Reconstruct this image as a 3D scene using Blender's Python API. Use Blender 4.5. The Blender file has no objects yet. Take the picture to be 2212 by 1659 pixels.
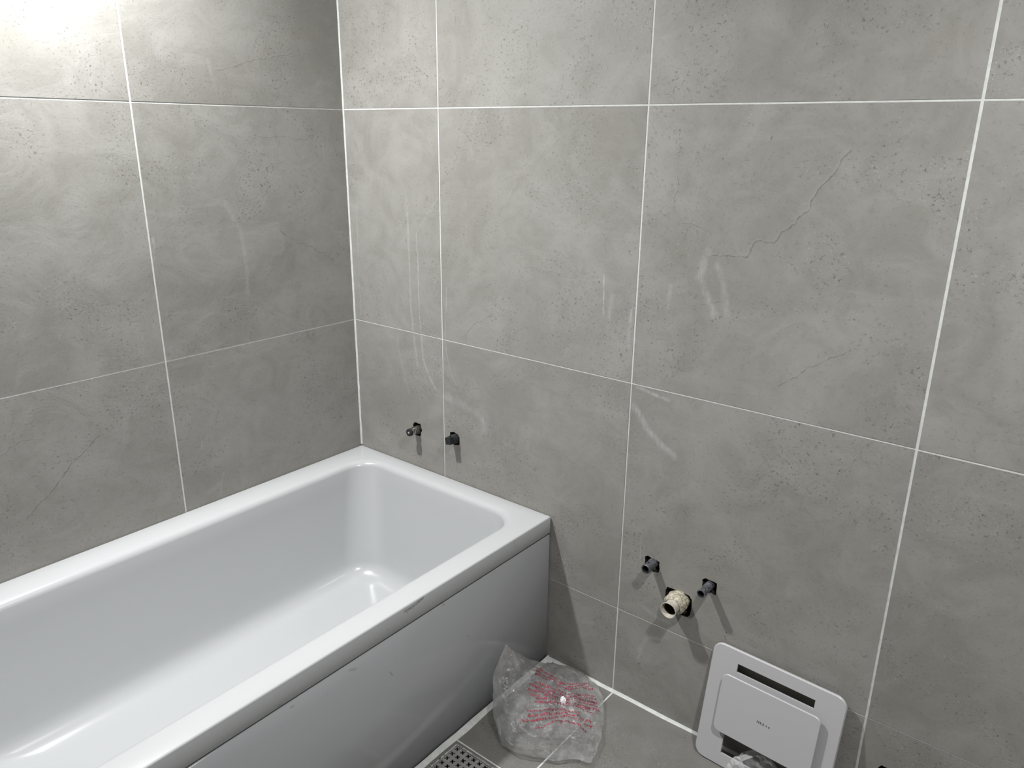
import bpy, bmesh, math, random
from mathutils import Vector, Matrix, noise, geometry
random.seed(7)
PI = math.pi
sc = bpy.context.scene
C = sc.collection

# ------------------------------------------------------------------ camera
CAM_POS = Vector((1.7958, -1.4749, 1.3980))
R_ = Vector((0.77837344, 0.62772569, 0.00975911))
U_ = Vector((-0.20315843, 0.23714503, 0.94999415))
D_ = Vector((-0.59402141, 0.74143287, -0.31211515))
cd = bpy.data.cameras.new('camera')
cam = bpy.data.objects.new('camera', cd)
C.objects.link(cam)
cam.matrix_world = Matrix(((R_.x, U_.x, -D_.x, CAM_POS.x), (R_.y, U_.y, -D_.y, CAM_POS.y),
                           (R_.z, U_.z, -D_.z, CAM_POS.z), (0, 0, 0, 1)))
cd.sensor_width = 36.0
cd.lens = 1656.2 / 2212 * 36.0
cd.clip_start = 0.02
sc.camera = cam

# ------------------------------------------------------------------ world, lights, exposure
w = bpy.data.worlds.new('world'); sc.world = w; w.use_nodes = True
w.node_tree.nodes['Background'].inputs[0].default_value = (0.02, 0.02, 0.022, 1)
w.node_tree.nodes['Background'].inputs[1].default_value = 0.2
sc.view_settings.view_transform = 'Standard'
sc.view_settings.look = 'None'
sc.view_settings.gamma = 1.0
sc.view_settings.use_curve_mapping = False
sc.view_settings.exposure = 0.0
CEIL = 2.13
LAMPS = [(0.20, -0.85, 37.0), (1.95, -0.85, 26.0)]
LAMP_COLOR = (1.0, 0.995, 0.985)
ROOM_X, ROOM_Y = 2.7, -1.9

for lx, ly, p in LAMPS:
    ld = bpy.data.lights.new('downlight_lamp', 'AREA')
    ld.shape = 'DISK'; ld.size = 0.085; ld.energy = p; ld.color = LAMP_COLOR
    ld.spread = math.radians(165)
    lo = bpy.data.objects.new('downlight_lamp', ld)
    lo.location = (lx, ly, CEIL - 0.004)
    C.objects.link(lo)

# ------------------------------------------------------------------ helpers
def tag(o, label, cat, group=None, kind=None):
    o['label'] = label; o['category'] = cat
    if group: o['group'] = group
    if kind: o['kind'] = kind
    return o

def obj(name, bm, mat, parent=None, smooth=None):
    me = bpy.data.meshes.new(name)
    bm.normal_update()
    bm.to_mesh(me); bm.free()
    for m in (mat if isinstance(mat, (list, tuple)) else [mat]):
        me.materials.append(m)
    if smooth is not None:
        for p in me.polygons: p.use_smooth = True
        me.set_sharp_from_angle(angle=math.radians(smooth))
    o = bpy.data.objects.new(name, me)
    C.objects.link(o)
    if parent: o.parent = parent
    return o

def empty(name, loc=(0, 0, 0)):
    o = bpy.data.objects.new(name, None)
    o.location = loc; o.empty_display_size = 0.05
    C.objects.link(o)
    return o

def box(bm, x0, x1, y0, y1, z0, z1, bev=0.0, mi=0):
    vs = [bm.verts.new((x, y, z)) for x in (x0, x1) for y in (y0, y1) for z in (z0, z1)]
    fs = []
    for q in ((0, 1, 3, 2), (4, 6, 7, 5), (0, 4, 5, 1), (2, 3, 7, 6), (0, 2, 6, 4), (1, 5, 7, 3)):
        f = bm.faces.new([vs[i] for i in q]); f.material_index = mi; fs.append(f)
    if bev:
        es = {e for f in fs for e in f.edges}
        bmesh.ops.bevel(bm, geom=list(es), offset=bev, segments=1, affect='EDGES')
    return fs

def inside(p, poly):
    c = False; n = len(poly); j = n - 1
    for i in range(n):
        (xi, yi), (xj, yj) = poly[i], poly[j]
        if (yi > p[1]) != (yj > p[1]) and p[0] < (xj - xi) * (p[1] - yi) / (yj - yi) + xi:
            c = not c
        j = i
    return c

def plate2d(bm, outer, holes, t0, t1, to3, mi=0, mi_side=None):
    """flat plate with holes: 2-D outlines, from depth t0 (front) to t1 (back)"""
    pts = []; edges = []
    for poly in [outer] + holes:
        b = len(pts); n = len(poly)
        pts += [Vector(p) for p in poly]
        edges += [(b + i, b + (i + 1) % n) for i in range(n)]
    V, E, F, _, _, _ = geometry.delaunay_2d_cdt(pts, edges, [], 0, 1e-6)
    F = [f for f in F if inside(sum((V[i] for i in f), Vector((0, 0))) / len(f), outer)
         and not any(inside(sum((V[i] for i in f), Vector((0, 0))) / len(f), h) for h in holes)]
    a = [bm.verts.new(to3(v.x, v.y, t0)) for v in V]
    b = [bm.verts.new(to3(v.x, v.y, t1)) for v in V]
    cnt = {}
    for f in F:
        bm.faces.new([a[i] for i in f]).material_index = mi
        bm.faces.new([b[i] for i in reversed(f)]).material_index = mi
        for i in range(len(f)):
            e = (f[i], f[(i + 1) % len(f)])
            cnt[e] = cnt.get(e, 0) + 1
    for (i, j) in cnt:
        if (j, i) not in cnt:
            bm.faces.new((a[j], a[i], b[i], b[j])).material_index = mi if mi_side is None else mi_side
    for v in a + b:
        if not v.link_faces: bm.verts.remove(v)
    bmesh.ops.recalc_face_normals(bm, faces=bm.faces[:])

def rrect(x0, x1, y0, y1, r, n=8):
    out = []
    for cx, cy, a0 in ((x1 - r, y1 - r, 0), (x0 + r, y1 - r, 90), (x0 + r, y0 + r, 180), (x1 - r, y0 + r, 270)):
        for k in range(n + 1):
            a = math.radians(a0 + 90 * k / n)
            out.append((cx + r * math.cos(a), cy + r * math.sin(a)))
    return out

def lathe(bm, prof, M, n=28, mi=0, jitter=0.0, close_start=False, close_end=False, seed=0):
    """prof: list of (radius, distance); axis = local +z through matrix M"""
    rings = []
    for k, (r, d) in enumerate(prof):
        ring = []
        for i in range(n):
            a = 2 * PI * i / n
            rr = r + (noise.noise(Vector((math.cos(a) * 2 + seed, math.sin(a) * 2, d * 90))) * jitter)
            ring.append(bm.verts.new(M @ Vector((rr * math.cos(a), rr * math.sin(a), d))))
        rings.append(ring)
    for A, B in zip(rings, rings[1:]):
        for i in range(n):
            bm.faces.new((A[i], A[(i + 1) % n], B[(i + 1) % n], B[i])).material_index = mi
    if close_start: bm.faces.new(list(reversed(rings[0]))).material_index = mi
    if close_end: bm.faces.new(rings[-1]).material_index = mi

# ------------------------------------------------------------------ materials
def new_mat(name):
    m = bpy.data.materials.new(name); m.use_nodes = True
    nt = m.node_tree; b = nt.nodes['Principled BSDF']
    return m, nt, b

class G:
    """tiny node-graph writer"""
    def __init__(s, nt): s.nt = nt
    def n(s, t, **kw):
        x = s.nt.nodes.new(t)
        for k, v in kw.items(): setattr(x, k, v)
        return x
    def put(s, sock, v):
        if isinstance(v, bpy.types.NodeSocket): s.nt.links.new(v, sock)
        elif v is not None: sock.default_value = v
    def math(s, op, a, b=None, c=None, clamp=False):
        x = s.n('ShaderNodeMath', operation=op, use_clamp=clamp)
        s.put(x.inputs[0], a); s.put(x.inputs[1], b)
        if c is not None: s.put(x.inputs[2], c)
        return x.outputs[0]
    def vec(s, op, a, b=None, scale=None):
        x = s.n('ShaderNodeVectorMath', operation=op)
        s.put(x.inputs[0], a)
        if b is not None: s.put(x.inputs[1], b)
        if scale is not None: s.put(x.inputs['Scale'], scale)
        return x.outputs['Value'] if op in ('DOT_PRODUCT', 'LENGTH', 'DISTANCE') else x.outputs[0]
    def noise(s, v, scale, detail=2, rough=.5, dist=0.0, col=False):
        x = s.n('ShaderNodeTexNoise')
        s.put(x.inputs['Vector'], v); x.inputs['Scale'].default_value = scale
        x.inputs['Detail'].default_value = detail; x.inputs['Roughness'].default_value = rough
        x.inputs['Distortion'].default_value = dist
        return x.outputs['Color' if col else 'Fac']
    def ramp(s, v, a, b, lo=0.0, hi=1.0):
        x = s.n('ShaderNodeMapRange', interpolation_type='SMOOTHSTEP')
        s.put(x.inputs['Value'], v)
        for k, q in zip(('From Min', 'From Max', 'To Min', 'To Max'), (a, b, lo, hi)): x.inputs[k].default_value = q
        return x.outputs[0]
    def mix(s, f, a, b, bt='MIX'):
        x = s.n('ShaderNodeMix', data_type='RGBA', blend_type=bt)
        s.put(x.inputs[0], f); s.put(x.inputs[6], a); s.put(x.inputs[7], b)
        return x.outputs[2]
    def strokes(s, P, strokes, wob=0.004, wscale=18, soft=1.0):
        """mask of hand-drawn marks: P = 2-D place on the surface, strokes = (polyline, width, strength)"""
        nz = s.noise(P, wscale, 3, .6, col=True)
        off = s.vec('SCALE', s.vec('SUBTRACT', nz, (.5, .5, .5)), scale=wob * 2)
        off = s.vec('MULTIPLY', off, (1, 1, 0))
        P = s.vec('ADD', P, off)
        total = None
        for pl, wd, st in strokes:
            dmin = None
            for a, b in zip(pl, pl[1:]):
                ba = (b[0] - a[0], b[1] - a[1], 0.0); L2 = ba[0] ** 2 + ba[1] ** 2 + 1e-12
                pa = s.vec('SUBTRACT', P, (a[0], a[1], 0.0))
                h = s.math('MULTIPLY', s.vec('DOT_PRODUCT', pa, ba), 1.0 / L2, clamp=True)
                d = s.vec('LENGTH', s.vec('SUBTRACT', pa, s.vec('SCALE', ba, scale=h)))
                dmin = d if dmin is None else s.math('MINIMUM', dmin, d)
            m = s.ramp(dmin, 0.0 if soft else wd * .2, wd * .62, st, 0.0)
            total = m if total is None else s.math('MAXIMUM', total, m)
        return total

def tile_material(name, axis, tone=1.0, smears=(), veins=()):
    m, nt, b = new_mat(name); g = G(nt)
    geo = g.n('ShaderNodeNewGeometry'); pos = geo.outputs['Position']
    oi = g.n('ShaderNodeObjectInfo')
    sep = g.n('ShaderNodeSeparateXYZ'); nt.links.new(pos, sep.inputs[0])
    comb = g.n('ShaderNodeCombineXYZ')
    a, c = {'x': ('X', 'Z'), 'y': ('Y', 'Z'), 'z': ('X', 'Y')}[axis]
    nt.links.new(sep.outputs[a], comb.inputs[0]); nt.links.new(sep.outputs[c], comb.inputs[1])
    P = comb.outputs[0]
    rnd = g.vec('SCALE', (7.3, 3.1, 5.7), scale=oi.outputs['Random'])
    Q = g.vec('ADD', P, rnd)
    big = g.noise(Q, 2.6, 7, .62, .9)
    med = g.noise(Q, 9.0, 6, .65, 1.6)
    fine = g.noise(Q, 160, 4, .7)
    grit = g.noise(Q, 330, 2, .6)
    zone = g.ramp(g.noise(Q, 4.5, 4, .6, 1.0), .46, .62)
    f = g.math('ADD', g.math('MULTIPLY', big, .62), g.math('MULTIPLY', med, .38))
    col = g.mix(g.ramp(f, .34, .66), (.222 * tone, .217 * tone, .199 * tone, 1), (.292 * tone, .288 * tone, .271 * tone, 1))
    warm = g.ramp(g.noise(Q, 3.3, 5, .6, .5), .56, .72, 0, .35)
    col = g.mix(warm, col, (.240 * tone, .222 * tone, .200 * tone, 1))
    # trowel streaks running diagonally through the slab
    mp = g.n('ShaderNodeMapping'); nt.links.new(Q, mp.inputs[0])
    mp.inputs['Rotation'].default_value = (0, 0, math.radians(38)); mp.inputs['Scale'].default_value = (1.2, 7.0, 1)
    streak = g.noise(mp.outputs[0], 2.2, 6, .6, 1.2)
    col = g.mix(g.ramp(streak, .55, .75, 0, .28), col, (.325 * tone, .322 * tone, .307 * tone, 1))
    # pores and light specks
    pore = g.math('MULTIPLY', g.ramp(fine, .56, .68), g.math('ADD', g.math('MULTIPLY', zone, .62), .30))
    col = g.mix(pore, col, (.120 * tone, .114 * tone, .104 * tone, 1))
    speck = g.math('MULTIPLY', g.ramp(grit, .62, .72), g.math('ADD', g.math('MULTIPLY', zone, .55), .20))
    col = g.mix(speck, col, (.41, .408, .39, 1))
    big_pore = g.math('MULTIPLY', g.ramp(g.noise(Q, 62, 2, .5), .73, .77), g.ramp(g.noise(Q, 5, 2), .5, .6, 0, .5))
    col = g.mix(big_pore, col, (.09, .086, .08, 1))
    # thin natural veins
    vn = g.math('ABSOLUTE', g.math('SUBTRACT', g.noise(Q, 3.1, 5, .62, .6), .5))
    vein = g.math('MULTIPLY', g.ramp(vn, 0, .007, 1, 0), g.ramp(g.noise(Q, 4.1, 2), .54, .62, 0, .20))
    col = g.mix(vein, col, (.16 * tone, .15 * tone, .135 * tone, 1))
    if veins:
        vm = g.strokes(P, veins, .010, 38)
        vm = g.math('MULTIPLY', vm, g.ramp(g.noise(P, 55, 3), .35, .55, .25, .8))
        col = g.mix(vm, col, (.11, .10, .088, 1))
        P2 = g.vec('ADD', P, (.0022, -.0018, 0))
        vl = g.strokes(P2, [(p, w_ * 1.2, s_) for p, w_, s_ in veins], .010, 38)
        col = g.mix(g.math('MULTIPLY', vl, .30), col, (.34, .335, .32, 1))
    rough = g.ramp(med, .3, .7, .42, .56)
    if smears:
        sm = g.strokes(P, smears, .006, 16, soft=1)
        mp2 = g.n('ShaderNodeMapping'); nt.links.new(P, mp2.inputs[0])
        mp2.inputs['Scale'].default_value = (1.0, .10, 1)
        st = g.ramp(g.noise(mp2.outputs[0], 170, 3, .6), .35, .62, .45, 1.0)
        br = g.ramp(g.noise(P, 45, 4, .7), .32, .6, .35, 1.0)
        sm = g.math('MULTIPLY', sm, g.math('MULTIPLY', st, br))
        col = g.mix(g.math('MULTIPLY', sm, .78), col, (.46, .475, .48, 1))
    nt.links.new(col, b.inputs['Base Color'])
    nt.links.new(rough, b.inputs['Roughness'])
    b.inputs['Specular IOR Level'].default_value = .42
    h = g.math('ADD', g.math('MULTIPLY', med, 1.6), g.math('SUBTRACT', g.math('MULTIPLY', grit, .10), g.math('MULTIPLY', pore, .5)))
    bp = g.n('ShaderNodeBump'); bp.inputs['Strength'].default_value = .35; bp.inputs['Distance'].default_value = .0011
    nt.links.new(h, bp.inputs['Height']); nt.links.new(bp.outputs[0], b.inputs['Normal'])
    return m

def simple(name, col, rough=.5, metal=0.0, nscale=0, namp=0.0, bump=0.0, spec=.5, coat=0.0):
    m, nt, b = new_mat(name); g = G(nt)
    b.inputs['Roughness'].default_value = rough; b.inputs['Metallic'].default_value = metal
    b.inputs['Specular IOR Level'].default_value = spec
    b.inputs['Coat Weight'].default_value = coat; b.inputs['Coat Roughness'].default_value = .06
    b.inputs['Base Color'].default_value = (*col, 1)
    if nscale:
        tc = g.n('ShaderNodeNewGeometry')
        nz = g.noise(tc.outputs['Position'], nscale, 5, .65)
        c0 = tuple(max(0, x * (1 - namp)) for x in col) + (1,)
        c1 = tuple(min(1, x * (1 + namp)) for x in col) + (1,)
        nt.links.new(g.mix(g.ramp(nz, .35, .65), c0, c1), b.inputs['Base Color'])
        if bump:
            bp = g.n('ShaderNodeBump'); bp.inputs['Strength'].default_value = .6; bp.inputs['Distance'].default_value = bump
            nt.links.new(nz, bp.inputs['Height']); nt.links.new(bp.outputs[0], b.inputs['Normal'])
    return m

BACK_SMEARS = [
    ([(0.2431, 1.1871), (0.2456, 1.0893), (0.2455, 1.0089), (0.2454, 0.9265), (0.2555, 0.8225), (0.2677, 0.7601)], 0.010, 0.45),
    ([(0.2759, 1.1363), (0.2795, 1.0531), (0.2792, 0.9571), (0.2825, 0.859), (0.2904, 0.7807), (0.3106, 0.7362), (0.3403, 0.698)], 0.005, 0.8),
    ([(0.2825, 0.859), (0.2904, 0.7807), (0.3106, 0.7362), (0.3347, 0.7033)], 0.012, 0.5),
    ([(0.3876, 1.0018), (0.3784, 0.8955), (0.38, 0.8187), (0.3993, 0.7598), (0.4158, 0.7316)], 0.006, 0.45),
    ([(0.1841, 0.8208), (0.2093, 0.7153), (0.2262, 0.6684)], 0.014, 0.25),
    ([(0.377, 0.691), (0.4523, 0.6762), (0.5054, 0.6624), (0.5184, 0.6286)], 0.030, 0.38),
    ([(0.2759, 1.1363), (0.3571, 1.232)], 0.010, 0.22),
    ([(0.877, 1.0941), (0.8811, 1.0025)], 0.006, 0.8),
    ([(0.9037, 1.0479), (0.8971, 0.9965)], 0.018, 0.38),
    ([(0.9529, 1.03), (0.9522, 0.942)], 0.011, 0.65),
    ([(0.0343, 1.1892), (0.03, 0.9836), (0.0296, 0.8713)], 0.006, 0.35),
    ([(1.0439, 1.0905), (1.0422, 1.0435)], 0.014, 0.42),
    ([(1.1237, 1.1691), (1.1093, 1.1152), (1.1384, 1.0617), (1.1489, 1.0426)], 0.022, 0.5),
    ([(1.1454, 1.1436), (1.164, 1.1059), (1.1768, 1.051)], 0.020, 0.5),
    ([(0.9824, 0.8463), (1.0154, 0.8419), (1.06, 0.8357)], 0.011, 0.7),
    ([(0.9753, 0.7997), (1.0089, 0.7599), (1.044, 0.7282), (1.0877, 0.7066)], 0.022, 0.75),
    ([(1.0171, 0.4742), (1.0189, 0.4137)], 0.004, 0.5),
    ([(1.0365, 0.2889), (1.0654, 0.2761), (1.1079, 0.2762)], 0.013, 0.42),
    ([(1.1037, 0.2345), (1.0792, 0.2164), (1.0519, 0.2068), (1.0372, 0.1683), (1.0325, 0.1292)], 0.016, 0.42),
    ([(1.0395, 0.0902), (1.062, 0.0893)], 0.005, 0.5),
    ([(0.8639, 0.1652), (0.8982, 0.1808)], 0.012, 0.2),
]
BACK_VEINS = [
    ([(1.3726, 1.3728), (1.3485, 1.3285), (1.324, 1.3033), (1.3149, 1.2641), (1.2758, 1.2251), (1.2557, 1.203), (1.2209, 1.2017), (1.2046, 1.1696), (1.1308, 1.1619)], 0.004, 0.8),
    ([(1.043, 1.3161), (1.0472, 1.2931), (1.0388, 1.2612)], 0.0025, 0.7),
    ([(1.004, 1.243), (1.0555, 1.2227), (1.0907, 1.2215), (1.1262, 1.2088)], 0.0025, 0.7),
    ([(1.423, 1.0173), (1.377, 0.9855), (1.3468, 0.9598), (1.2972, 0.921)], 0.003, 0.6),
    ([(1.1144, 1.0603), (1.1651, 1.0737)], 0.0025, 0.5),
    ([(0.5315, 1.14), (0.5672, 1.1029), (0.5909, 1.0783)], 0.003, 0.6),
    ([(0.5438, 0.9511), (0.481, 0.9121), (0.4548, 0.883)], 0.004, 0.5),
    ([(0.7043, 0.6257), (0.7618, 0.6314), (0.8182, 0.6125)], 0.0025, 0.5),
    ([(0.8816, 1.6249), (0.8802, 1.5948), (0.8954, 1.5808)], 0.0025, 0.7),
]
LEFT_SMEARS = [
    ([(-0.3938, 1.2216), (-0.3578, 1.1507), (-0.3487, 1.0692), (-0.356, 0.9876)], 0.016, 0.36),
    ([(-0.59, 1.1494), (-0.59, 1.1093)], 0.012, 0.5),
    ([(-0.4001, 1.5562), (-0.3927, 1.5135)], 0.012, 0.3),
    ([(-0.0798, 1.3654), (-0.0774, 1.3137)], 0.007, 0.35),
    ([(-0.5289, 0.6199), (-0.5346, 0.6004)], 0.004, 1.0),
    ([(-0.4812, 0.5117), (-0.4962, 0.4572)], 0.007, 0.4),
    ([(-0.4915, 0.488), (-0.5281, 0.4717)], 0.020, 0.25),
    ([(-0.1249, 0.7128), (-0.1238, 0.711)], 0.004, 1.0),
]
LEFT_VEINS = [
    ([(-0.241, 1.1405), (-0.1878, 1.1039), (-0.1372, 1.0826), (-0.0649, 1.0412)], 0.003, 0.8),
    ([(-0.2987, 1.378), (-0.2171, 1.3805), (-0.1312, 1.3732)], 0.0025, 0.6),
    ([(-0.2171, 1.3805), (-0.2374, 1.2974)], 0.0025, 0.4),
    ([(-0.3826, 1.5337), (-0.324, 1.544), (-0.2502, 1.5669), (-0.1551, 1.5854)], 0.003, 0.6),
    ([(-0.7761, 0.7106), (-0.809, 0.6936), (-0.8592, 0.6559), (-0.8987, 0.6116), (-0.9574, 0.572)], 0.004, 0.7),
    ([(-0.8978, 0.7423), (-0.9406, 0.7478), (-0.9832, 0.7265)], 0.0025, 0.6),
]
M_TILE = {a: tile_material('grey_stone_tile_' + a, a) for a in 'xyz'}
M_HIDDEN = {a: tile_material('low_bounce_stone_tile_' + a, a, .5) for a in 'xy'}  # unseen walls: same tile, tone lowered to cut the bounce light
M_FLOOR = tile_material('grey_floor_tile', 'z', .62)
M_GROUT = simple('white_grout', (.56, .575, .56), .8, nscale=60, namp=.07)
M_MORTAR = simple('dark_mortar', (.03, .028, .026), .95, nscale=40, namp=.4)
M_PLASTER = simple('white_paint', (.45, .45, .44), .7, nscale=8, namp=.02)
M_CHROME = simple('steel', (.55, .55, .54), .28, 1.0, nscale=60, namp=.2)

def mark_overlap(st, x0, x1, z0, z1):
    pl, wd, _ = st
    return (min(p[0] for p in pl) - wd < x1 and max(p[0] for p in pl) + wd > x0 and
            min(p[1] for p in pl) - wd < z1 and max(p[1] for p in pl) + wd > z0)

# ------------------------------------------------------------------ the setting
H = 0.6; H0 = 0.2537; TT = 0.008; REC = 0.0007
ZJ = [H0, H0 + H, H0 + 2 * H, H0 + 3 * H]         # horizontal joints
ZG = [.0022, .0030, .0032, .003]                   # their widths
XJ = [.3661, .9647, 1.5633, 2.162]                 # vertical joints, back wall
XG = [.0036, .0038, .0052, .004]
YJ = [-.5977, -1.196, -1.795]                      # vertical joints, left wall
YG = [.0042, .004, .004]

def chipped(pts, n=3, amp=.0012, seed=0):
    out = []; rr = random.Random(seed)
    for i, p in enumerate(pts):
        q = pts[(i + 1) % len(pts)]
        out.append(p)
        for k in range(1, n):
            t = k / n
            out.append((p[0] + (q[0] - p[0]) * t + rr.uniform(-amp, amp), p[1] + (q[1] - p[1]) * t + rr.uniform(-amp, amp)))
    return out
HOLES = {
    'tub_left': chipped([(.2400, .5700), (.2463, .5806), (.2580, .5795), (.2699, .5806), (.277, .5599), (.2666, .5399), (.2454, .5398), (.2390, .5500)], seed=1),
    'tub_right': chipped([(.3900, .5844), (.4028, .5891), (.4189, .5862), (.4267, .5781), (.4248, .554), (.4053, .5507), (.3905, .5540)], seed=2),
    'basin_left': chipped([(1.0307, .4275), (1.0386, .4334), (1.0705, .4277), (1.0705, .4026), (1.0679, .3971), (1.0573, .3957), (1.032, .3985)], seed=3),
    'basin_right': chipped([(1.1805, .4255), (1.1875, .4319), (1.2163, .4289), (1.2161, .3981), (1.202, .3995), (1.183, .4010)], seed=4),
    'drain': chipped([(1.0947, .3707), (1.1508, .3704), (1.1601, .3627), (1.1592, .3203), (1.1528, .3116), (1.1307, .3085), (1.097, .3120), (1.0917, .3572)], seed=5),
    'low': chipped([(1.6030, .1480), (1.6080, .1560), (1.6350, .1545), (1.6390, .1300), (1.6320, .1170), (1.6060, .1190)], seed=6),
}

def spans(a, b, joints, gaps):
    out = []; lo = a
    for j, gp in zip(joints, gaps):
        if j < a or j > b: continue
        out.append((lo, j - gp / 2)); lo = j + gp / 2
    out.append((lo, b)); return [s for s in out if s[1] - s[0] > .01]

def add_tiles(parent, us, vs, to3, axis, smears=(), veins=(), holes=(), base=None):
    for (u0, u1) in us:
        for (v0, v1) in vs:
            hs = [h for h in holes if all(u0 - .03 < p[0] < u1 + .03 and v0 < p[1] < v1 for p in h)]
            sm = [s for s in smears if mark_overlap(s, u0, u1, v0, v1)]
            ve = [s for s in veins if mark_overlap(s, u0, u1, v0, v1)]
            mat = base or M_TILE[axis]
            if sm or ve: mat = tile_material('grey_stone_tile_marked', axis, 1.0, sm, ve)
            bm = bmesh.new()
            if hs:
                hs2 = []
                for h in hs:       # a hole that reaches over a joint is cut by the tile's edge
                    hs2.append([(min(max(p[0], u0 + .0006), u1 - .0006), p[1]) for p in h])
                plate2d(bm, [(u0, v0), (u1, v0), (u1, v1), (u0, v1)], hs2, 0, TT, to3, 0, 1)
                obj('tile', bm, [mat, M_MORTAR], parent)
            else:
                p, q = to3(u0, v0, 0), to3(u1, v1, TT)
                box(bm, min(p[0], q[0]), max(p[0], q[0]), min(p[1], q[1]), max(p[1], q[1]), min(p[2], q[2]), max(p[2], q[2]), .0004)
                obj('tile', bm, mat, parent)

def wall_slab(name, outer, holes, to3, label):
    bm = bmesh.new()
    plate2d(bm, outer, holes, REC, .045, to3, 0, 1)
    p, q = to3(outer[0][0], outer[0][1], .0455), to3(outer[2][0], outer[2][1], .12)
    box(bm, min(p[0], q[0]), max(p[0], q[0]), min(p[1], q[1]), max(p[1], q[1]), min(p[2], q[2]), max(p[2], q[2]), 0, 1)
    o = obj(name, bm, [M_GROUT, M_MORTAR])
    return tag(o, label, 'wall', kind='structure')

back3 = lambda u, v, t: (u, t, v)
left3 = lambda u, v, t: (-t, u, v)
right3 = lambda u, v, t: (ROOM_X + t, u, v)
front3 = lambda u, v, t: (u, ROOM_Y - t, v)
floor3 = lambda u, v, t: (u, v, -t)

wb = wall_slab('wall_back', [(0, 0), (ROOM_X, 0), (ROOM_X, CEIL), (0, CEIL)], list(HOLES.values()), back3,
               'large grey stone tiled wall with pipe holes, right of the corner')
vs = spans(.004, CEIL, ZJ, ZG)
add_tiles(wb, spans(.0035, ROOM_X, XJ, XG), vs, back3, 'x', BACK_SMEARS, BACK_VEINS, list(HOLES.values()))
wl = wall_slab('wall_left', [(ROOM_Y, 0), (0, 0), (0, CEIL), (ROOM_Y, CEIL)], [], left3,
               'grey stone tiled wall along the long side of the bathtub, left of the corner')
add_tiles(wl, spans(ROOM_Y, -.0022, [YJ[2], YJ[1], YJ[0]], [YG[2], YG[1], YG[0]]), vs, left3, 'y', LEFT_SMEARS, LEFT_VEINS)
wr = wall_slab('wall_right', [(ROOM_Y, 0), (0, 0), (0, CEIL), (ROOM_Y, CEIL)], [], right3, 'grey tiled wall darkened to cut bounce light, opposite the bathtub side, out of view')
add_tiles(wr, spans(ROOM_Y, 0, [YJ[2], YJ[1], YJ[0]], [YG[2], YG[1], YG[0]]), vs, right3, 'y', base=M_HIDDEN['y'])
wf = wall_slab('wall_front', [(0, 0), (ROOM_X, 0), (ROOM_X, CEIL), (0, CEIL)], [], front3, 'grey tiled wall darkened to cut bounce light, behind the camera, out of view')
add_tiles(wf, spans(0, ROOM_X, XJ, XG), vs, front3, 'x', base=M_HIDDEN['x'])

# floor: slab with the pit of the drain
DX0, DY1, DS = .7735, -.3965, .155
pit = [(DX0 + .004, DY1 - .004), (DX0 + DS - .004, DY1 - .004), (DX0 + DS - .004, DY1 - DS + .004), (DX0 + .004, DY1 - DS + .004)]
pit = [(p[0], p[1]) for p in pit]
bm = bmesh.new()
plate2d(bm, [(0, ROOM_Y), (ROOM_X, ROOM_Y), (ROOM_X, 0), (0, 0)], [pit], REC, .06, floor3, 0, 1)
box(bm, 0, ROOM_X, ROOM_Y, 0, -.13, -.0605, 0, 1)
fl = tag(obj('floor', bm, [M_GROUT, M_MORTAR]), 'grey tiled bathroom floor with white grout, beside the bathtub', 'floor', kind='structure')
FX = [.9680, 1.5665, 2.165]; FY = [-1.5845, -.986, -.3875]
for i, (u0, u1) in enumerate(spans(.02, ROOM_X, FX, [.0042] * 3)):
    for (v0, v1) in spans(ROOM_Y, -.004, FY, [.0042] * 3):
        bm = bmesh.new()
        if i == 0 and v0 < -.5 < v1:
            plate2d(bm, [(u0, v0), (u1, v0), (u1, v1), (u0, v1)], [pit], 0, TT, floor3, 0, 0)
        else:
            box(bm, u0, u1, v0, v1, -TT, 0, .0004)
        obj('tile', bm, M_FLOOR, fl)
bm = bmesh.new(); box(bm, 0, ROOM_X, ROOM_Y, 0, CEIL, CEIL + .05)
tag(obj('ceiling', bm, M_PLASTER), 'plain white ceiling, out of view', 'ceiling', kind='structure')

def bead(bm, A, B, w0, w1, nrm1, nrm2, n=60, seed=0.0, amp=.25):
    """uneven grout fillet along A-B filling the inner corner of two faces with inward normals nrm1, nrm2"""
    A, B, nrm1, nrm2 = map(Vector, (A, B, nrm1, nrm2)); prev = None
    for k in range(n + 1):
        t = k / n; c = A.lerp(B, t)
        s1 = w0 + (w1 - w0) * t; s1 *= 1 + amp * noise.noise(Vector((t * 23 + seed, 1.3, 0)))
        s2 = (w0 + (w1 - w0) * t) * (1 + amp * noise.noise(Vector((t * 19 + seed, 7.3, 0))))
        ring = [bm.verts.new(p) for p in (c, c + nrm2 * s1, c + (nrm1 * s2 + nrm2 * s1) * .38, c + nrm1 * s2)]
        if prev:
            for i in range(4):
                bm.faces.new((prev[i], prev[(i + 1) % 4], ring[(i + 1) % 4], ring[i]))
        else: bm.faces.new(ring)
        prev = ring
    bm.faces.new(list(reversed(prev)))
bm = bmesh.new()
bead(bm, (0, 0, .445), (0, 0, 1.1), .0042, .0034, (1, 0, 0), (0, -1, 0), seed=3)
bead(bm, (0, 0, 1.1), (0, 0, CEIL), .0034, .0032, (1, 0, 0), (0, -1, 0), seed=9, amp=.12)
tag(obj('trim_1', bm, M_GROUT, smooth=60), 'white grout line up the corner where both tiled walls meet', 'grout', kind='structure')
bm = bmesh.new()
bead(bm, (.76, 0, 0), (2.7, 0, 0), .0065, .0055, (0, -1, 0), (0, 0, 1), 160, 1.0, .35)
tag(obj('trim_2', bm, M_GROUT, smooth=60), 'white grout line along the foot of the tiled wall at the floor', 'grout', kind='structure')
bm = bmesh.new()
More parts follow.
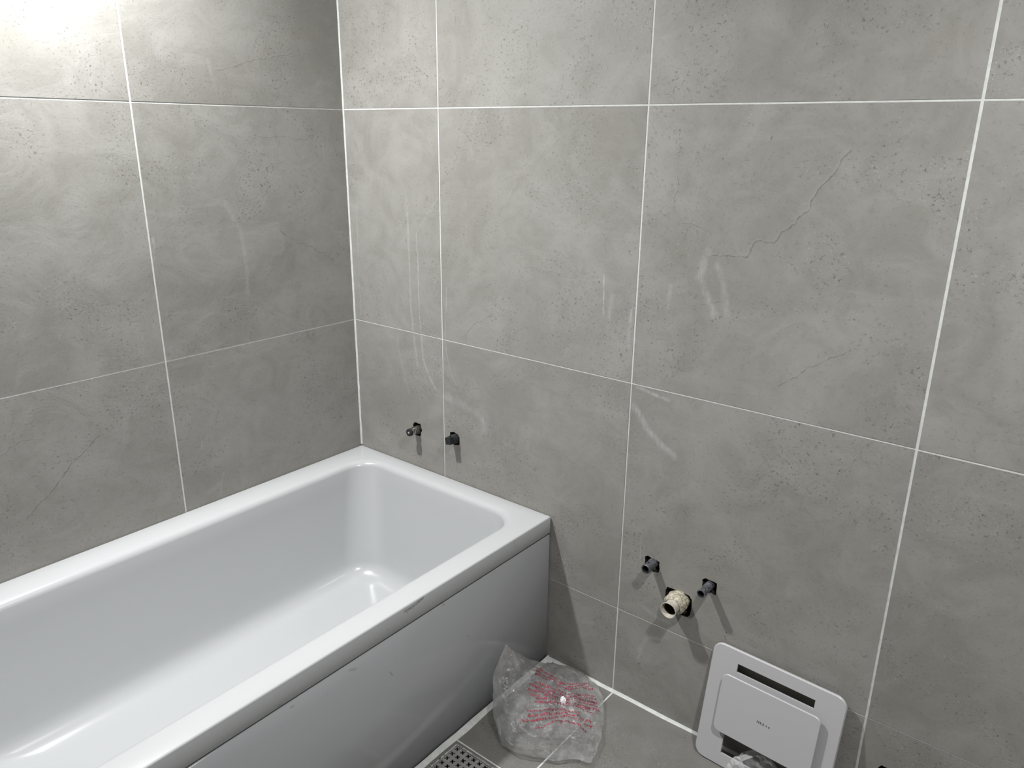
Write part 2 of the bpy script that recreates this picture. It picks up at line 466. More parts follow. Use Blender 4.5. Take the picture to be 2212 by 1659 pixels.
bead(bm, (.7545, 0, 0), (.7545, ROOM_Y, 0), .0105, .012, (1, 0, 0), (0, 0, 1), 120, 5.0, .3)
bead(bm, (.755, -.016, 0), (.775, -.004, 0), .009, .008, (0, 0, 1), (0, -1, 0), 8, 2.0, .5)
tag(obj('trim_3', bm, M_GROUT, smooth=60), 'wide white grout line along the foot of the bathtub panel', 'grout', kind='structure')

# ------------------------------------------------------------------ downlights
for (lx, ly, p), lab in zip(LAMPS, ('round white recessed ceiling light above the bathtub', 'round white recessed ceiling light above the open floor')):
    t = tag(empty('ceiling_light', (lx, ly, CEIL)), lab, 'light')
    bm = bmesh.new(); lathe(bm, [(.047, .0), (.052, -.008), (.060, -.009), (.066, -.004), (.067, 0)], Matrix(), 40)
    obj('trim_ring', bm, M_PLASTER, t, 40)
    m, nt, b = new_mat('lamp_diffuser'); b.inputs['Emission Color'].default_value = (*LAMP_COLOR, 1); b.inputs['Emission Strength'].default_value = 6
    bm = bmesh.new(); lathe(bm, [(.046, -.002), (.0001, -.002)], Matrix(), 32, close_end=True)
    obj('diffuser', bm, m, t)

# ------------------------------------------------------------------ bathtub
TUB_L = 1.6; RZ = .442; TW = .752; RT = .0497
def tub_material(name, base, marks, rough):
    m, nt, b = new_mat(name); g = G(nt)
    geo = g.n('ShaderNodeNewGeometry'); pos = geo.outputs['Position']
    sep = g.n('ShaderNodeSeparateXYZ'); nt.links.new(pos, sep.inputs[0])
    comb = g.n('ShaderNodeCombineXYZ'); nt.links.new(sep.outputs['Y'], comb.inputs[0]); nt.links.new(sep.outputs['Z'], comb.inputs[1])
    front = g.math('GREATER_THAN', sep.outputs['X'], .745)
    col = (*base, 1)
    s1 = g.strokes(comb.outputs[0], marks, .0016, 120)
    s1 = g.math('MULTIPLY', g.math('MULTIPLY', s1, g.ramp(g.noise(comb.outputs[0], 420, 3, .7), .38, .58)), front)
    col = g.mix(s1, col, (.13, .115, .09, 1))
    haze = g.math('MULTIPLY', g.ramp(g.noise(comb.outputs[0], 34, 5, .7), .60, .74, 0, .16), front)
    col = g.mix(haze, col, (.52, .50, .46, 1))
    dots = g.math('MULTIPLY', g.ramp(g.noise(comb.outputs[0], 150, 1, .5), .80, .83, 0, .5), front)
    col = g.mix(dots, col, (.2, .18, .15, 1))
    nt.links.new(col, b.inputs['Base Color'])
    b.inputs['Roughness'].default_value = rough
    b.inputs['Specular IOR Level'].default_value = .5
    return m
RIM_MARKS = [([(-.5268, .4312), (-.5087, .4300), (-.4902, .4335), (-.4738, .4360)], .009, 1.0),
             ([(-.518, .432), (-.520, .424)], .004, .8), ([(-.497, .434), (-.502, .426)], .004, .8),
             ([(-.578, .4136), (-.5738, .412)], .003, .8), ([(-.6701, .4034), (-.6682, .403)], .002, .7),
             ([(-.6951, .4129), (-.6932, .4125)], .002, .7), ([(-.8435, .3981), (-.8395, .3978)], .006, .5),
             ([(-.1561, .4383), (-.1526, .4193), (-.1458, .4137), (-.1459, .4195)], .0016, .8)]
PANEL_MARKS = [([(-.5752, .3052), (-.567, .2914)], .003, .9), ([(-.6792, .3747), (-.6638, .3678)], .008, .5),
               ([(-.8185, .3778), (-.8134, .3769)], .007, .6), ([(-.412, .3860), (-.408, .3850)], .007, .6),
               ([(-.3331, .2602), (-.3222, .2496)], .006, .25), ([(-.7366, .3522), (-.7356, .3515)], .002, .6),
               ([(-.5566, .3207), (-.5545, .3186)], .002, .6), ([(-.163, .2565), (-.1599, .2549)], .003, .4)]
M_ACRYL = tub_material('white_acrylic', (.44, .452, .462), RIM_MARKS, .20)
M_PANEL = tub_material('white_panel', (.385, .395, .41), PANEL_MARKS, .16)

tub = tag(empty('bathtub', (0, 0, 0)), 'white rectangular built-in bathtub in the corner of the tiled walls', 'bathtub')
def loop_rect(x0, x1, y0, y1, r, z, n=14, ns=14, zslope=0.0):
    """closed loop with straight sides subdivided, always the same vertex count"""
    pts = []
    cs = ((x1 - r, y1 - r, 0), (x0 + r, y1 - r, 90), (x0 + r, y0 + r, 180), (x1 - r, y0 + r, 270))
    for ci, (cx, cy, a0) in enumerate(cs):
        for k in range(n + 1):
            a = math.radians(a0 + 90 * k / n)
            pts.append((cx + r * math.cos(a), cy + r * math.sin(a)))
        nx, ny, na = cs[(ci + 1) % 4]
        a = math.radians(na); q = (nx + r * math.cos(a), ny + r * math.sin(a)); p = pts[-1]
        for k in range(1, ns):
            pts.append((p[0] + (q[0] - p[0]) * k / ns, p[1] + (q[1] - p[1]) * k / ns))
    return [(x, y, z) for x, y in pts]
IX0, IX1, IY0, IY1 = .082, .690, -1.50, -.055       # mouth of the basin
bm = bmesh.new()
e = .0015
loops = [loop_rect(.055, TW - .03, -TUB_L + .03, -.025, .02, RZ - RT),
         loop_rect(e + .002, TW - .003, -TUB_L, -e - .002, .004, RZ - RT),
         loop_rect(e, TW, -TUB_L, -e, .005, RZ - RT + .003),
         loop_rect(e, TW, -TUB_L, -e, .005, RZ - .004),
         loop_rect(e + .0012, TW - .0012, -TUB_L + .001, -e - .0012, .005, RZ - .0012),
         loop_rect(e + .004, TW - .004, -TUB_L + .004, -e - .004, .005, RZ)]
# gentle lip, then the rounded edge of the mouth
def mouth(ins, z, r, foot=0.0, back=0.0):
    return loop_rect(IX0 + ins, IX1 - ins, IY0 + ins + foot, IY1 - ins - back, r, z)
loops += [mouth(-.0135, RZ, .09), mouth(-.010, RZ - .0006, .09)]
R0 = .020
for k in range(1, 9):
    a = math.radians(80 * k / 8)
    loops.append(mouth(-.010 + R0 * 1.0 * math.sin(a), RZ - .0006 - R0 * (1 - math.cos(a)), .085 - .012 * k / 8))
ins0 = -.010 + R0 * math.sin(math.radians(80)); z0 = RZ - .0006 - R0 * (1 - math.cos(math.radians(80)))
FZ = .100; RF = .062; Z1 = FZ + RF * .83
for k in range(1, 8):
    t = k / 7
    loops.append(mouth(ins0 + .038 * t ** 1.2, z0 + (Z1 - z0) * t, .075 + .02 * t, foot=.20 * t, back=.012 * t))
insA = ins0 + .038
for k in range(1, 13):
    a = math.radians(8 + 82 * k / 12)
    dx = RF * (1 - math.cos(a)) ; dz = RF * (math.sin(a))
    z = Z1 - (dz - RF * math.sin(math.radians(8))) * .83 / (1 - math.sin(math.radians(8))) * 1.0
    loops.append(mouth(insA + dx, max(z, FZ), max(.095 - .03 * k / 12, .05), foot=.20 + .10 * k / 12, back=.012))
loops.append(mouth(insA + RF + .05, FZ - .001, .04, foot=.30, back=.012))
loops.append(mouth(insA + RF + .11, FZ - .002, .03, foot=.30, back=.012))
vl = [[bm.verts.new(p) for p in L] for L in loops]
for A, B in zip(vl, vl[1:]):
    n = len(A)
    for i in range(n): bm.faces.new((A[i], A[(i + 1) % n], B[(i + 1) % n], B[i]))
bm.faces.new(vl[-1])
bmesh.ops.recalc_face_normals(bm, faces=bm.faces[:])
obj('basin', bm, M_ACRYL, tub, 50)
bm = bmesh.new()
box(bm, .7425, .7508, -TUB_L + .005, -.0045, .0045, RZ - RT - .0042, .0010)
o = obj('front_panel', bm, M_PANEL, tub, 50); o['label'] = 'glossy pale grey-white front panel under the rim'
for y in (-.08, -.80, -1.52):
    bm = bmesh.new()
    for x in (.10, .62):
        lathe(bm, [(.014, 0.0005), (.014, .02), (.008, .022), (.008, .075)], Matrix.Translation((x, y, 0)), 12, close_start=True, close_end=True)
    box(bm, .06, .70, y - .015, y + .015, .070, .088)
    obj('support_frame', bm, M_CHROME, tub, 40)

# ------------------------------------------------------------------ pipe stubs in the wall
M_BLACKP = simple('black_plastic', (.008, .009, .011), .6, nscale=300, namp=.5, bump=.0006)
M_DUSTY = simple('dusty_grey_fitting', (.12, .125, .14), .42, .5, nscale=240, namp=.6, bump=.0006)
M_NICKEL = simple('mortar_stained_nickel', (.23, .21, .185), .32, .85, nscale=330, namp=.8, bump=.0008)
M_CREAM = simple('mortar_crusted_cream_plastic', (.40, .37, .29), .7, nscale=190, namp=.45, bump=.0035)
M_CREAM2 = simple('cream_plastic', (.47, .44, .385), .5, nscale=120, namp=.12)
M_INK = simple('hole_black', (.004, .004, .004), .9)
def outM(x, z, tilt=(0, 0)):
    # local +z points out of the back wall (towards -y)
    return Matrix.Translation((x, 0, z)) @ Matrix.Rotation(PI / 2 + tilt[0], 4, 'X') @ Matrix.Rotation(tilt[1], 4, 'Y')

# left stub over the tub: stained nipple with a narrower neck and a black cap with a pale centre
t = tag(empty('pipe_stub', (.2599, 0, .5609)), 'stained metal pipe stub with black end cap, left of the pair above the bathtub', 'pipe')
Mi = Matrix.Rotation(PI / 2, 4, 'X')
bm = bmesh.new()
lathe(bm, [(.0105, -.03), (.0112, -.002), (.0116, .002), (.0110, .006), (.0118, .010), (.0112, .0145), (.0116, .0185), (.0095, .0200)], Mi, 28, jitter=.0008)
obj('pipe_body', bm, M_NICKEL, t, 40)
bm = bmesh.new()
lathe(bm, [(.0098, .019), (.0080, .0205), (.0078, .025), (.0092, .0265), (.0108, .028), (.0108, .031)], Mi, 28, jitter=.0005)
obj('neck', bm, simple('scuffed_chrome', (.42, .41, .39), .22, 1.0, nscale=420, namp=.8, bump=.0005), t, 40)
bm = bmesh.new()
lathe(bm, [(.0112, .0305), (.0114, .036), (.0106, .0385), (.0034, .0380)], Mi, 28, jitter=.0003)
obj('end_cap', bm, M_BLACKP, t, 40)
bm = bmesh.new(); lathe(bm, [(.0030, .0375), (.0030, .0387), (.0020, .0390)], Mi, 16, close_end=True)
obj('cap_centre', bm, simple('pale_plug', (.42, .42, .40), .5), t, 40)

# right stub over the tub: black plug with a square driving end
t = tag(empty('pipe_stub', (.4128, 0, .5732)), 'black plastic plugged pipe stub with square notched end, right of the pair above the bathtub', 'pipe')
bm = bmesh.new()
lathe(bm, [(.0120, -.03), (.0128, .0), (.0135, .004), (.0135, .009), (.0126, .011), (.0135, .013), (.0135, .017), (.0112, .019)], Mi, 30, close_end=True, jitter=.0004)
obj('plug_body', bm, M_BLACKP, t, 40)
bm = bmesh.new()
Mr = Mi @ Matrix.Rotation(math.radians(12), 4, 'Z')
outl = [(-.0098, -.0098), (.0098, -.0098), (.0098, .0098), (.0034, .0094), (.0010, .0068), (-.0036, .0090), (-.0098, .0098)]
plate2d(bm, outl, [], .018, .0335, lambda u, v, d: tuple(Mr @ Vector((u, v, d))))
obj('square_head', bm, M_BLACKP, t)

def open_stub(x, z, L, r, label, ribs=True, seed=0, M=None, hole_dot=None):
    t = tag(empty('pipe_stub', (x, 0, z)), label, 'pipe')
    bm = bmesh.new()
    prof = [(r * 1.04, -.032), (r * 1.04, .004), (r * 1.10, .0065), (r * 1.02, .009), (r * .98, .0105), (r * .98, L * .72), (r * 1.02, L * .76), (r * 1.04, L * .98), (r * .98, L),
            (r * .80, L), (r * .76, L - .002), (r * .74, L * .35)]
    lathe(bm, prof, Mi, 28, jitter=.0005, seed=seed)
    lathe(bm, [(r * .74, L * .35), (.0001, L * .34)], Mi, 28, mi=1)
    obj('pipe_body', bm, [M_DUSTY, M_INK], t, 40)
    bm = bmesh.new()
    lathe(bm, [(r * .74, L * .40), (r * .80, L * .99), (r * .70, L * .99), (r * .66, L * .40)], Mi, 24)
    obj('inner_sleeve', bm, M_BLACKP, t, 40)
    if hole_dot:
        bm = bmesh.new()
        Mh = Mi @ Matrix.Translation((0, 0, hole_dot[1])) @ Matrix.Rotation(hole_dot[0], 4, 'Z') @ Matrix.Rotation(PI / 2, 4, 'Y')
        lathe(bm, [(.0024, r * .9), (.0022, r * 1.03)], Mh, 12, close_end=True)
        obj('bolt_hole', bm, M_INK, t)
    return t
t1 = open_stub(1.0545, .4200, .0385, .0112, 'open dark pipe stub nearest the bathtub, upper left above the cream waste pipe', seed=2, hole_dot=(math.radians(95), .022))
t2 = open_stub(1.1995, .4175, .0455, .0098, 'open dark pipe stub on the right above the cream waste pipe', seed=5)

# waste pipe, crusted cream plastic
t = tag(empty('waste_pipe', (1.1290, 0, .3490)), 'thick mortar-crusted cream plastic waste pipe end between the two dark stubs', 'pipe')
bm = bmesh.new()
lathe(bm, [(.0225, -.035), (.0240, .0), (.0262, .004), (.0250, .008), (.0262, .012), (.0250, .016), (.0262, .020), (.0245, .026), (.0215, .031), (.0188, .035)], Mi, 44, jitter=.0030, seed=4)
obj('collar', bm, M_CREAM, t, 60)
bm = bmesh.new()
lathe(bm, [(.0180, .030), (.0172, .040), (.0175, .047), (.0196, .0545), (.0200, .0565), (.0186, .0570), (.0166, .049), (.0156, .030), (.0150, .0)], Mi, 44, jitter=.0006, seed=8)
lathe(bm, [(.0150, .0), (.0001, -.002)], Mi, 44, mi=1)
obj('pipe_mouth', bm, [M_CREAM2, simple('brown_inside', (.035, .022, .012), .8)], t, 60)
bm = bmesh.new()
lathe(bm, [(.0135, -.012), (.0150, .030), (.0158, .044)], Mi, 32)
obj('pipe_lining', bm, simple('brown_lining', (.05, .033, .018), .6), t, 60)

t = open_stub(1.6210, .1370, .030, .0115, 'capped pipe stub at the lower right edge, low on the tiled wall beyond the grille', seed=9)

# ------------------------------------------------------------------ ventilation grille leaning on the wall
GO = Vector((1.2260, -.0582, 0)); GX = Vector((0.99944123, -0.03235428, -0.0083923)).normalized()
GU = Vector((0.0135477, 0.1625833, 0.98660181)).normalized()
GX = (GX - GU * GX.dot(GU)).normalized(); GY = GU.cross(GX).normalized()      # GY points into the wall
if GY.y < 0: GY = -GY
gr = tag(empty('ventilation_grille', GO), 'square white ventilation grille with raised centre plate leaning against the tiled wall', 'grille')
gr.matrix_world = Matrix(((GX.x, GY.x, GU.x, GO.x), (GX.y, GY.y, GU.y, GO.y), (GX.z, GY.z, GU.z, .0025), (0, 0, 0, 1)))
M_WP = simple('white_plastic', (.44, .44, .455), .38)
GW, GL = .3003, .2925
g3 = lambda u, v, d: (u, d, v)
bm = bmesh.new()
slot = [(.0624, GL - .0310), (.2376, GL - .0310), (.2376, GL - .0520), (.0624, GL - .0520)]
low = [(.0624, GL - .1700), (.2376, GL - .1700), (.2376, .0330), (.0624, .0330)]
outer = rrect(0, GW, 0, GL, .024, 12); inset = rrect(.0020, GW - .0020, .0020, GL - .0020, .0220, 12)
plate2d(bm, inset, [slot, low], 0, .0048, g3)
plate2d(bm, outer, [rrect(.0035, GW - .0035, .0035, GL - .0035, .0215, 12)], .0022, .0062, g3)
def chamfer(bm, A, B, ya, yb):
    a_ = [bm.verts.new((u, ya, v)) for u, v in A]; b_ = [bm.verts.new((u, yb, v)) for u, v in B]
    for i in range(len(A)): bm.faces.new((a_[i], a_[(i + 1) % len(A)], b_[(i + 1) % len(A)], b_[i]))
chamfer(bm, inset, outer, 0, .0022)
obj('face_plate', bm, M_WP, gr, 30)
bm = bmesh.new()
plate2d(bm, rrect(.045, GW - .045, .016, GL - .020, .004, 3), [rrect(.049, GW - .049, .020, GL - .024, .003, 3)], .0048, .0085, g3)
obj('back_collar', bm, M_WP, gr)
bm = bmesh.new()
CX0, CX1, CZ0, CZ1 = .0385, .2615, GL - .2015, GL - .0580
cin = rrect(CX0 + .0013, CX1 - .0013, CZ0 + .0013, CZ1 - .0013, .0137, 12); cout = rrect(CX0, CX1, CZ0, CZ1, .015, 12)
plate2d(bm, cin, [], -.0150, -.0138, g3)
plate2d(bm, cout, [], -.0137, -.0112, g3)
chamfer(bm, cin, cout, -.0150, -.0137)
cov = obj('cover_plate', bm, M_WP, gr, 30)
for u, v in ((.066, GL - .082), (.234, GL - .082), (.066, GL - .160), (.234, GL - .160)):
    bm = bmesh.new()
    lathe(bm, [(.004, 0), (.004, .0122)], Matrix.Translation((u, -.0120, v)) @ Matrix.Rotation(-PI / 2, 4, 'X'), 12)
    obj('spacer', bm, M_WP, gr, 40)

def text_bm(bm, s, size, to3, mi=0, bold=0.0, extrude=0.0, sx=1.0, maxlen=None):
    cu = bpy.data.curves.new('t', 'FONT'); cu.body = s; cu.size = size; cu.offset = bold; cu.resolution_u = 2
    o = bpy.data.objects.new('t', cu); C.objects.link(o)
    dg = bpy.context.evaluated_depsgraph_get(); dg.update()
    me = o.evaluated_get(dg).to_mesh()
    vs = [bm.verts.new(to3(v.co.x * sx, v.co.y)) for v in me.vertices]
    for p in me.polygons:
        try: bm.faces.new([vs[i] for i in p.vertices]).material_index = mi
        except ValueError: pass
    o.evaluated_get(dg).to_mesh_clear()
    wd = max((v.co.x * sx for v in me.vertices), default=0) if False else 0
    bpy.data.objects.remove(o); bpy.data.curves.remove(cu)

M_PRINT = simple('dark_print', (.05, .048, .07), .5)
bm = bmesh.new()
tz = GL - .1345
for ch, dx, dz in (('H', .1325, 0), ('a', .1395, .0016), ('a', .1460, .0016), ('t', .1534, 0), ('z', .1590, 0)):
    text_bm(bm, ch, .0080, lambda x, y, dx=dx, dz=dz: (dx + x, -.01515, tz + dz + y), bold=.00022)
box(bm, .1396, .1508, -.01516, -.01510, tz - .0004, tz + .0003)
o = obj('lettering', bm, M_PRINT, cov); o['label'] = 'small dark printed word in the middle of the plate'
for f in o.data.polygons: pass

# ------------------------------------------------------------------ clear film
def film_material(name, haze=.12, tint=(.93, .935, .935), bump=.004):
    m = bpy.data.materials.new(name); m.use_nodes = True
    nt = m.node_tree; nt.nodes.clear(); g = G(nt)
    out = g.n('ShaderNodeOutputMaterial')
    geo = g.n('ShaderNodeNewGeometry')
    n1 = g.noise(geo.outputs['Position'], 55, 5, .6, 1.5); n2 = g.noise(geo.outputs['Position'], 24, 2, .5, .8)
    hgt = g.math('ADD', g.math('ABSOLUTE', g.math('SUBTRACT', n1, .5)), n2)
    bp = g.n('ShaderNodeBump'); bp.inputs['Strength'].default_value = .9; bp.inputs['Distance'].default_value = bump
    nt.links.new(hgt, bp.inputs['Height'])
    tr = g.n('ShaderNodeBsdfTransparent'); tr.inputs[0].default_value = (*tint, 1)
    gl = g.n('ShaderNodeBsdfGlossy'); gl.inputs['Roughness'].default_value = .10; gl.inputs[0].default_value = (1, 1, 1, 1)
    nt.links.new(bp.outputs[0], gl.inputs['Normal'])
    df = g.n('ShaderNodeBsdfDiffuse'); df.inputs[0].default_value = (.8, .81, .82, 1); nt.links.new(bp.outputs[0], df.inputs['Normal'])
    lw = g.n('ShaderNodeLayerWeight'); lw.inputs['Blend'].default_value = .22; nt.links.new(bp.outputs[0], lw.inputs['Normal'])
    m1 = g.n('ShaderNodeMixShader'); nt.links.new(g.ramp(lw.outputs['Fresnel'], 0, 1, .05, .75), m1.inputs[0])
    nt.links.new(tr.outputs[0], m1.inputs[1]); nt.links.new(gl.outputs[0], m1.inputs[2])
    m2 = g.n('ShaderNodeMixShader')
    cr = g.math('ABSOLUTE', g.math('SUBTRACT', g.noise(geo.outputs['Position'], 26, 5, .55, 1.4), .5))
    cr = g.math('MULTIPLY', g.ramp(cr, 0, .012, 1, 0), g.ramp(g.noise(geo.outputs['Position'], 30, 2), .42, .62, 0, .38))
    cloud = g.ramp(g.noise(geo.outputs['Position'], 18, 4, .6), .3, .7, haze * .35, haze * 1.6)
    nt.links.new(g.math('ADD', cloud, cr), m2.inputs[0])
    nt.links.new(m1.outputs[0], m2.inputs[1]); nt.links.new(df.outputs[0], m2.inputs[2])
    nt.links.new(m2.outputs[0], out.inputs[0])
    return m

def catmull(p0, p1, p2, p3, t):
    return .5 * ((2 * p1) + (p2 - p0) * t + (2 * p0 - 5 * p1 + 4 * p2 - p3) * t * t + (3 * p1 - p0 - 3 * p2 + p3) * t ** 3)
def crow(row, t):
    n = len(row) - 1; x = min(max(t, 0), 1) * n; i = min(int(x), n - 1); f = x - i
    g_ = lambda k: row[k] if 0 <= k <= n else (2 * row[0] - row[1] if k < 0 else 2 * row[n] - row[n - 1])
    return catmull(g_(i - 1), g_(i), g_(i + 1), g_(i + 2), f)
BAG = [[(.772, -.2123, .1754), (.785, -.1558, .112), (.8189, -.0997, .075), (.8468, -.02, .0287), (.9169, -.012, .0062)],
       [(.778, -.2554, .1379), (.8175, -.2064, .10), (.8664, -.1644, .085), (.9279, -.1187, .06), (.9625, -.0506, .02)],
       [(.785, -.2777, .0726), (.8529, -.2693, .09), (.9111, -.2344, .085), (.9606, -.1767, .06), (1.0027, -.1067, .015)],
       [(.8278, -.3177, .04), (.9041, -.3244, .075), (.9661, -.2992, .08), (1.0136, -.2343, .055), (1.0405, -.1727, .02)],
       [(.8692, -.3446, .012), (.9186, -.3416, .018), (.9751, -.3087, .012), (1.0267, -.2698, .012), (1.0661, -.252, .015)]]
BAG = [[Vector(p) for p in r] for r in BAG]
def ridged(v, f, s=0.0):
    return 1 - abs(noise.noise(v * f + Vector((s, s * 1.7, s * .3)))) * 2
KNOT = (.66, .42)
def bag_top(u, v, lift=0.0):
    p = crow([crow(r, u) for r in BAG], v)
    w = Vector((p.x, p.y, p.z))
    edge = min(u, 1 - u, v, 1 - v); ef = min(1, edge / .12)
    d = (ridged(w, 15, 3) * .5 + ridged(w, 34, 9) * .30 + ridged(w, 80, 1) * .12 - .45) * .022
    kx, ky = u - KNOT[0], v - KNOT[1]; kr = math.hypot(kx, ky); ka = math.atan2(ky, kx)
    d += math.sin(ka * 11 + 2 * math.sin(ka * 3)) * .006 * math.exp(-kr * 4.5) * min(1, kr * 9)
    d -= .018 * math.exp(-(kr / .07) ** 2)
    nrm = Vector((.35, -.25, .9)).normalized()
    if p.z > .1: nrm = Vector((.8, -.3, .4)).normalized()
    wob = Vector((noise.noise(w * 28), noise.noise(w * 28 + Vector((5, 5, 5))), 0)) * .006
    p = p + nrm * (d * (.25 + .75 * ef) + lift) + wob
    p.x = max(p.x, .7560); p.y = min(p.y, -.0045); p.z = max(p.z, .0022)
    return p
def bag_back(u, v):
    t = bag_top(u, v); e_ = min(1, 16 * u * (1 - u) * v * (1 - v) * 1.6)
    b = Vector((max(.7545, t.x - .030 * e_), t.y, max(.0015, t.z * (1 - .8 * e_) + .002 * ridged(t, 50, 4) * e_)))
    return b
M_FILM = film_material('clear_film', .085)
bag = tag(empty('plastic_bag', (.90, -.20, 0)), 'crumpled clear plastic bag with red print on the floor against the bathtub panel', 'bag')
def sheet(name, fn, N, mat, parent):
    bm = bmesh.new()
    off = parent.location
    g_ = [[bm.verts.new(fn(i / N, j / N) - off) for i in range(N + 1)] for j in range(N + 1)]
    for j in range(N):
        for i in range(N):
            bm.faces.new((g_[j][i], g_[j][i + 1], g_[j + 1][i + 1], g_[j + 1][i]))
    return obj(name, bm, mat, parent, 180)
sheet('upper_film', bag_top, 110, M_FILM, bag)
sheet('lower_film', bag_back, 60, M_FILM, bag)
M_RED = simple('red_print', (.30, .012, .045), .5)
bm = bmesh.new()
LINES = [  # v, u0, u1, text (the print reads upside down as seen from the camera)
    (.115, .38, .90, 'AVANT UTILISATION TENIR UN ADULTE'), (.155, .38, .93, "LE SAC HORS DE PORTEE D'UN BEBE"), (.195, .38, .92, 'NE PAS LAISSER APPROCHER'),
    (.300, .37, .93, 'PETITES PIECES PAR UN ADULTE'), (.340, .37, .94, 'A DETACHER DE PLUS DE UN MOIS'), (.380, .37, .95, 'EMBALLAGE EN PLASTIQUE A ENLEVER'),
    (.420, .37, .96, 'AVERTISSEMENT NE PAS AVALER LE SAC'), (.460, .38, .97, 'LES PIECES EN PLUS DE 1 MOIS'), (.500, .50, .92, 'ATTENTION DANGER'),
    (.580, .42, .80, 'WARNING KEEP AWAY'), (.625, .36, .88, 'FROM BABIES PLASTIC BAG'), (.670, .36, .90, 'TO AVOID DANGER OF'),
    (.740, .46, .84, 'SUFFOCATION')]
off = bag.location
for v0, u0, u1, s in LINES:
    width = len(s) * .60 * .03
    sc_ = (u1 - u0) / width
    def to3(x, y, u1=u1, v0=v0, sc_=sc_):
        u = u1 - x * sc_; v = v0 - .026 / 2 + (-y * 1.0) * .9 + .026
        kx, ky = u - KNOT[0], v - KNOT[1]
        return bag_top(min(max(u, .01), .99), min(max(v + -ky * .35 * math.exp(-(kx / .16) ** 2), .01), .99), .0009) - off
    text_bm(bm, s, .034, to3, bold=.0006)
o = obj('red_lettering', bm, M_RED, bag); o['label'] = 'small red warning print, upside down'
# opaque white lump painted as the glare on the pinch of the film
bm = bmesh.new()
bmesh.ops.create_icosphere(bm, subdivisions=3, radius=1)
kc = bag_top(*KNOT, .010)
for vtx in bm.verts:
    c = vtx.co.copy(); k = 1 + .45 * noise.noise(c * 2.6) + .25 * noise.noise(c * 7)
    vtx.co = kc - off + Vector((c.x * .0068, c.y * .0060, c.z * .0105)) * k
o = obj('pinch_glare', bm, simple('glare_white', (.9, .9, .92), .25), bag, 25); o['label'] = 'white lump painted as glare on the pinch of film'

# ------------------------------------------------------------------ small clear packet behind and through the grille
pk = tag(empty('plastic_packet', (1.345, -.045, 0)), 'small crumpled clear plastic packet poking out of the lower opening of the white grille', 'packet')
PK = [[(1.352, -.036, .066), (1.372, -.034, .086), (1.392, -.036, .074), (1.418, -.036, .050)],
      [(1.335, -.046, .056), (1.360, -.040, .064), (1.390, -.040, .058), (1.420, -.040, .038)],
      [(1.330, -.050, .036), (1.355, -.046, .040), (1.385, -.046, .036), (1.415, -.046, .022)],
      [(1.335, -.050, .006), (1.355, -.048, .006), (1.385, -.048, .006), (1.410, -.048, .006)]]
PK = [[Vector(p) for p in r] for r in PK]
def pk_fn(u, v):
    p = crow([crow(r, u) for r in PK], v)
    p = p + Vector((0, -1, .3)) * ((ridged(p, 38, 2) * .6 + ridged(p, 90, 6) * .3 - .5) * .005)
    p.y = min(max(p.y, -.0530), -.008); p.z = max(p.z, .0025)
    return p
sheet('packet_film', pk_fn, 44, film_material('dull_film', .22, (.86, .87, .88)), pk)
FRT = [[(1.3290, -.0765, .0640), (1.3400, -.0775, .0700), (1.3480, -.0765, .0640)],
       [(1.3230, -.0790, .0520), (1.3400, -.0850, .0560), (1.3540, -.0790, .0500)],
       [(1.3170, -.0780, .0380), (1.3380, -.0860, .0400), (1.3600, -.0790, .0350)],
       [(1.3120, -.0800, .0120), (1.3380, -.0840, .0140), (1.3660, -.0800, .0120)]]
FRT = [[Vector(p) for p in r] for r in FRT]
def frt_fn(u, v):
    p = crow([crow(r, u) for r in FRT], v)
    return p + Vector((0, -1, .2)) * ((ridged(p, 60, 2) * .6 + ridged(p, 110, 6) * .2 - .5) * .0025)
sheet('front_fold', frt_fn, 36, film_material('bright_film', .45, (.95, .95, .96), .0012), pk)
bm = bmesh.new()
def tube(bm, pts, r, n=6):
    prev = None
    for k, p in enumerate(pts):
        d = (Vector(pts[min(k + 1, len(pts) - 1)]) - Vector(pts[max(k - 1, 0)])).normalized()
        a = d.orthogonal().normalized(); b_ = d.cross(a)
        ring = [bm.verts.new(Vector(p) + (a * math.cos(2 * PI * i / n) + b_ * math.sin(2 * PI * i / n)) * r) for i in range(n)]
        if prev:
            for i in range(n): bm.faces.new((prev[i], prev[(i + 1) % n], ring[(i + 1) % n], ring[i]))
        prev = ring
def on_f(pts): return [frt_fn(u, v) + Vector((0, -.0008, 0)) - pk.location for u, v in pts]
tube(bm, on_f([(.40, .62), (.52, .42), (.60, .36), (.70, .55), (.74, .66)]), .00028)
tube(bm, on_f([(.50, .66), (.60, .48), (.66, .60)]), .00028)
tube(bm, on_f([(.30, .60), (.42, .48)]), .00028)
obj('printed_lines', bm, M_PRINT, pk)
bm = bmesh.new()
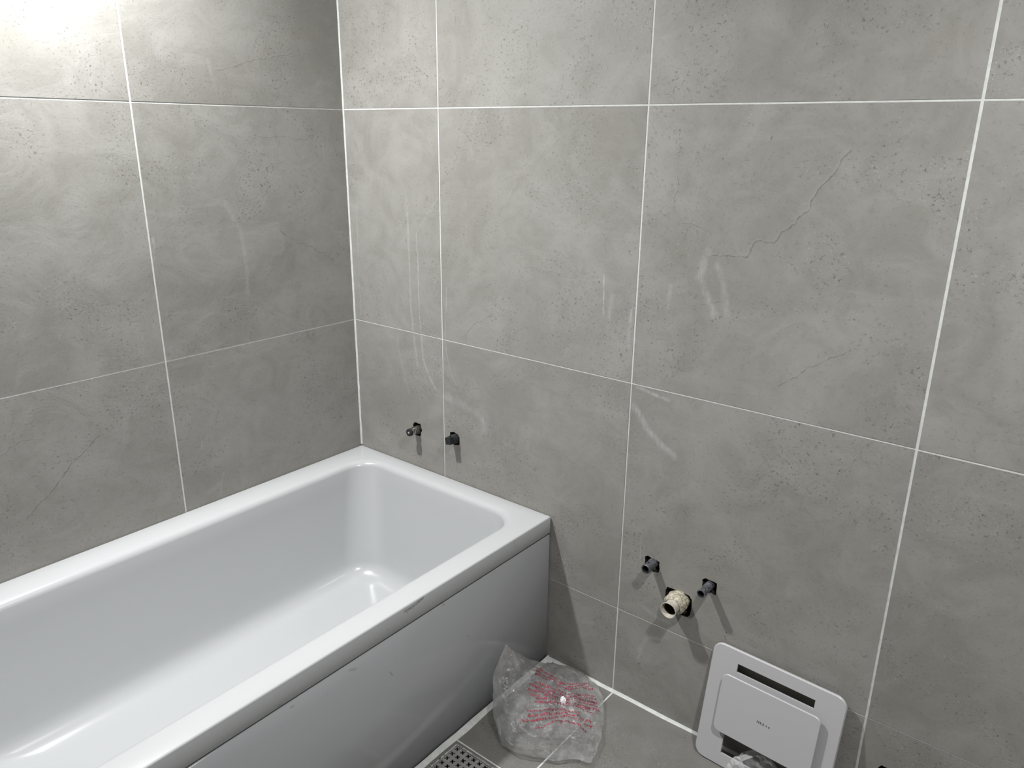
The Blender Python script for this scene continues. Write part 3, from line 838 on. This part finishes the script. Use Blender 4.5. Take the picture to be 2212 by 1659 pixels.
# link between the fold in front and the film behind, through the opening
pts = []
for k in range(7):
    t = k / 6
    pts.append((Vector((1.3290, -.0765, .0640)).lerp(Vector((1.345, -.046, .058)), t), Vector((1.3480, -.0765, .0640)).lerp(Vector((1.368, -.040, .064)), t)))
prev = None
for a_, b_ in pts:
    r_ = [bm.verts.new(a_.lerp(b_, i / 5) + Vector((0, 0, .001 * math.sin(i * 2.1))) - pk.location) for i in range(6)]
    if prev:
        for i in range(5): bm.faces.new((prev[i], prev[i + 1], r_[i + 1], r_[i]))
    prev = r_
obj('film_neck', bm, film_material('neck_film', .25), pk, 180)

# ------------------------------------------------------------------ floor drain
fd = tag(empty('floor_drain', (DX0, DY1, 0)), 'square stainless floor drain with rows of small star-shaped holes beside the bathtub panel', 'drain')
M_STEEL = simple('brushed_steel', (.44, .435, .425), .38, .55, nscale=25, namp=.12)
f3 = lambda u, v, d: (u, -v, -d)
bm = bmesh.new()
plate2d(bm, rrect(0, DS, 0, DS, .003, 3), [rrect(.0045, DS - .0045, .0045, DS - .0045, .002, 3)], -.0012, .022, f3)
obj('drain_frame', bm, M_STEEL, fd)
bm = bmesh.new()
P0 = .0115; PITCH = .01755
stars = []
for i in range(8):
    for j in range(8):
        cx, cy = P0 + PITCH * i + .0003, P0 + PITCH * j + .0003
        rr = random.Random(i * 9 + j)
        if i + j and (cx > DS - .010 or cy > DS - .010): continue
        st = []
        for k in range(8):
            for rad, da in (((.0064, -.24), (.0064, .24)) if k % 2 == 0 else ((.0029, 0),)):
                a = k * PI / 4 + PI / 4 + da
                st.append((cx + rad * math.cos(a), cy + rad * math.sin(a)))
        stars.append(st)
plate2d(bm, rrect(.0052, DS - .0052, .0052, DS - .0052, .002, 3), stars, .0004, .0020, f3)
obj('grate', bm, M_STEEL, fd)
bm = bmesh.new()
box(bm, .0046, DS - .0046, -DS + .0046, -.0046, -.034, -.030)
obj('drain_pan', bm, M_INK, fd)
bm = bmesh.new()
for k in range(46):        # broken flecks of white silicone round the frame
    side = k % 2; t = random.uniform(.0, DS); l = random.uniform(.003, .011); wdt = random.uniform(.0006, .0016)
    if side: box(bm, t, min(t + l, DS), -.0022 - wdt, -.0022 + wdt, .0010, .0021, .0003)
    else: box(bm, .0022 - wdt, .0022 + wdt, -min(t + l, DS), -t, .0010, .0021, .0003)
o = obj('silicone_flecks', bm, M_GROUT, fd); o['kind'] = 'stuff'; o['label'] = 'broken flecks of white silicone along the frame'
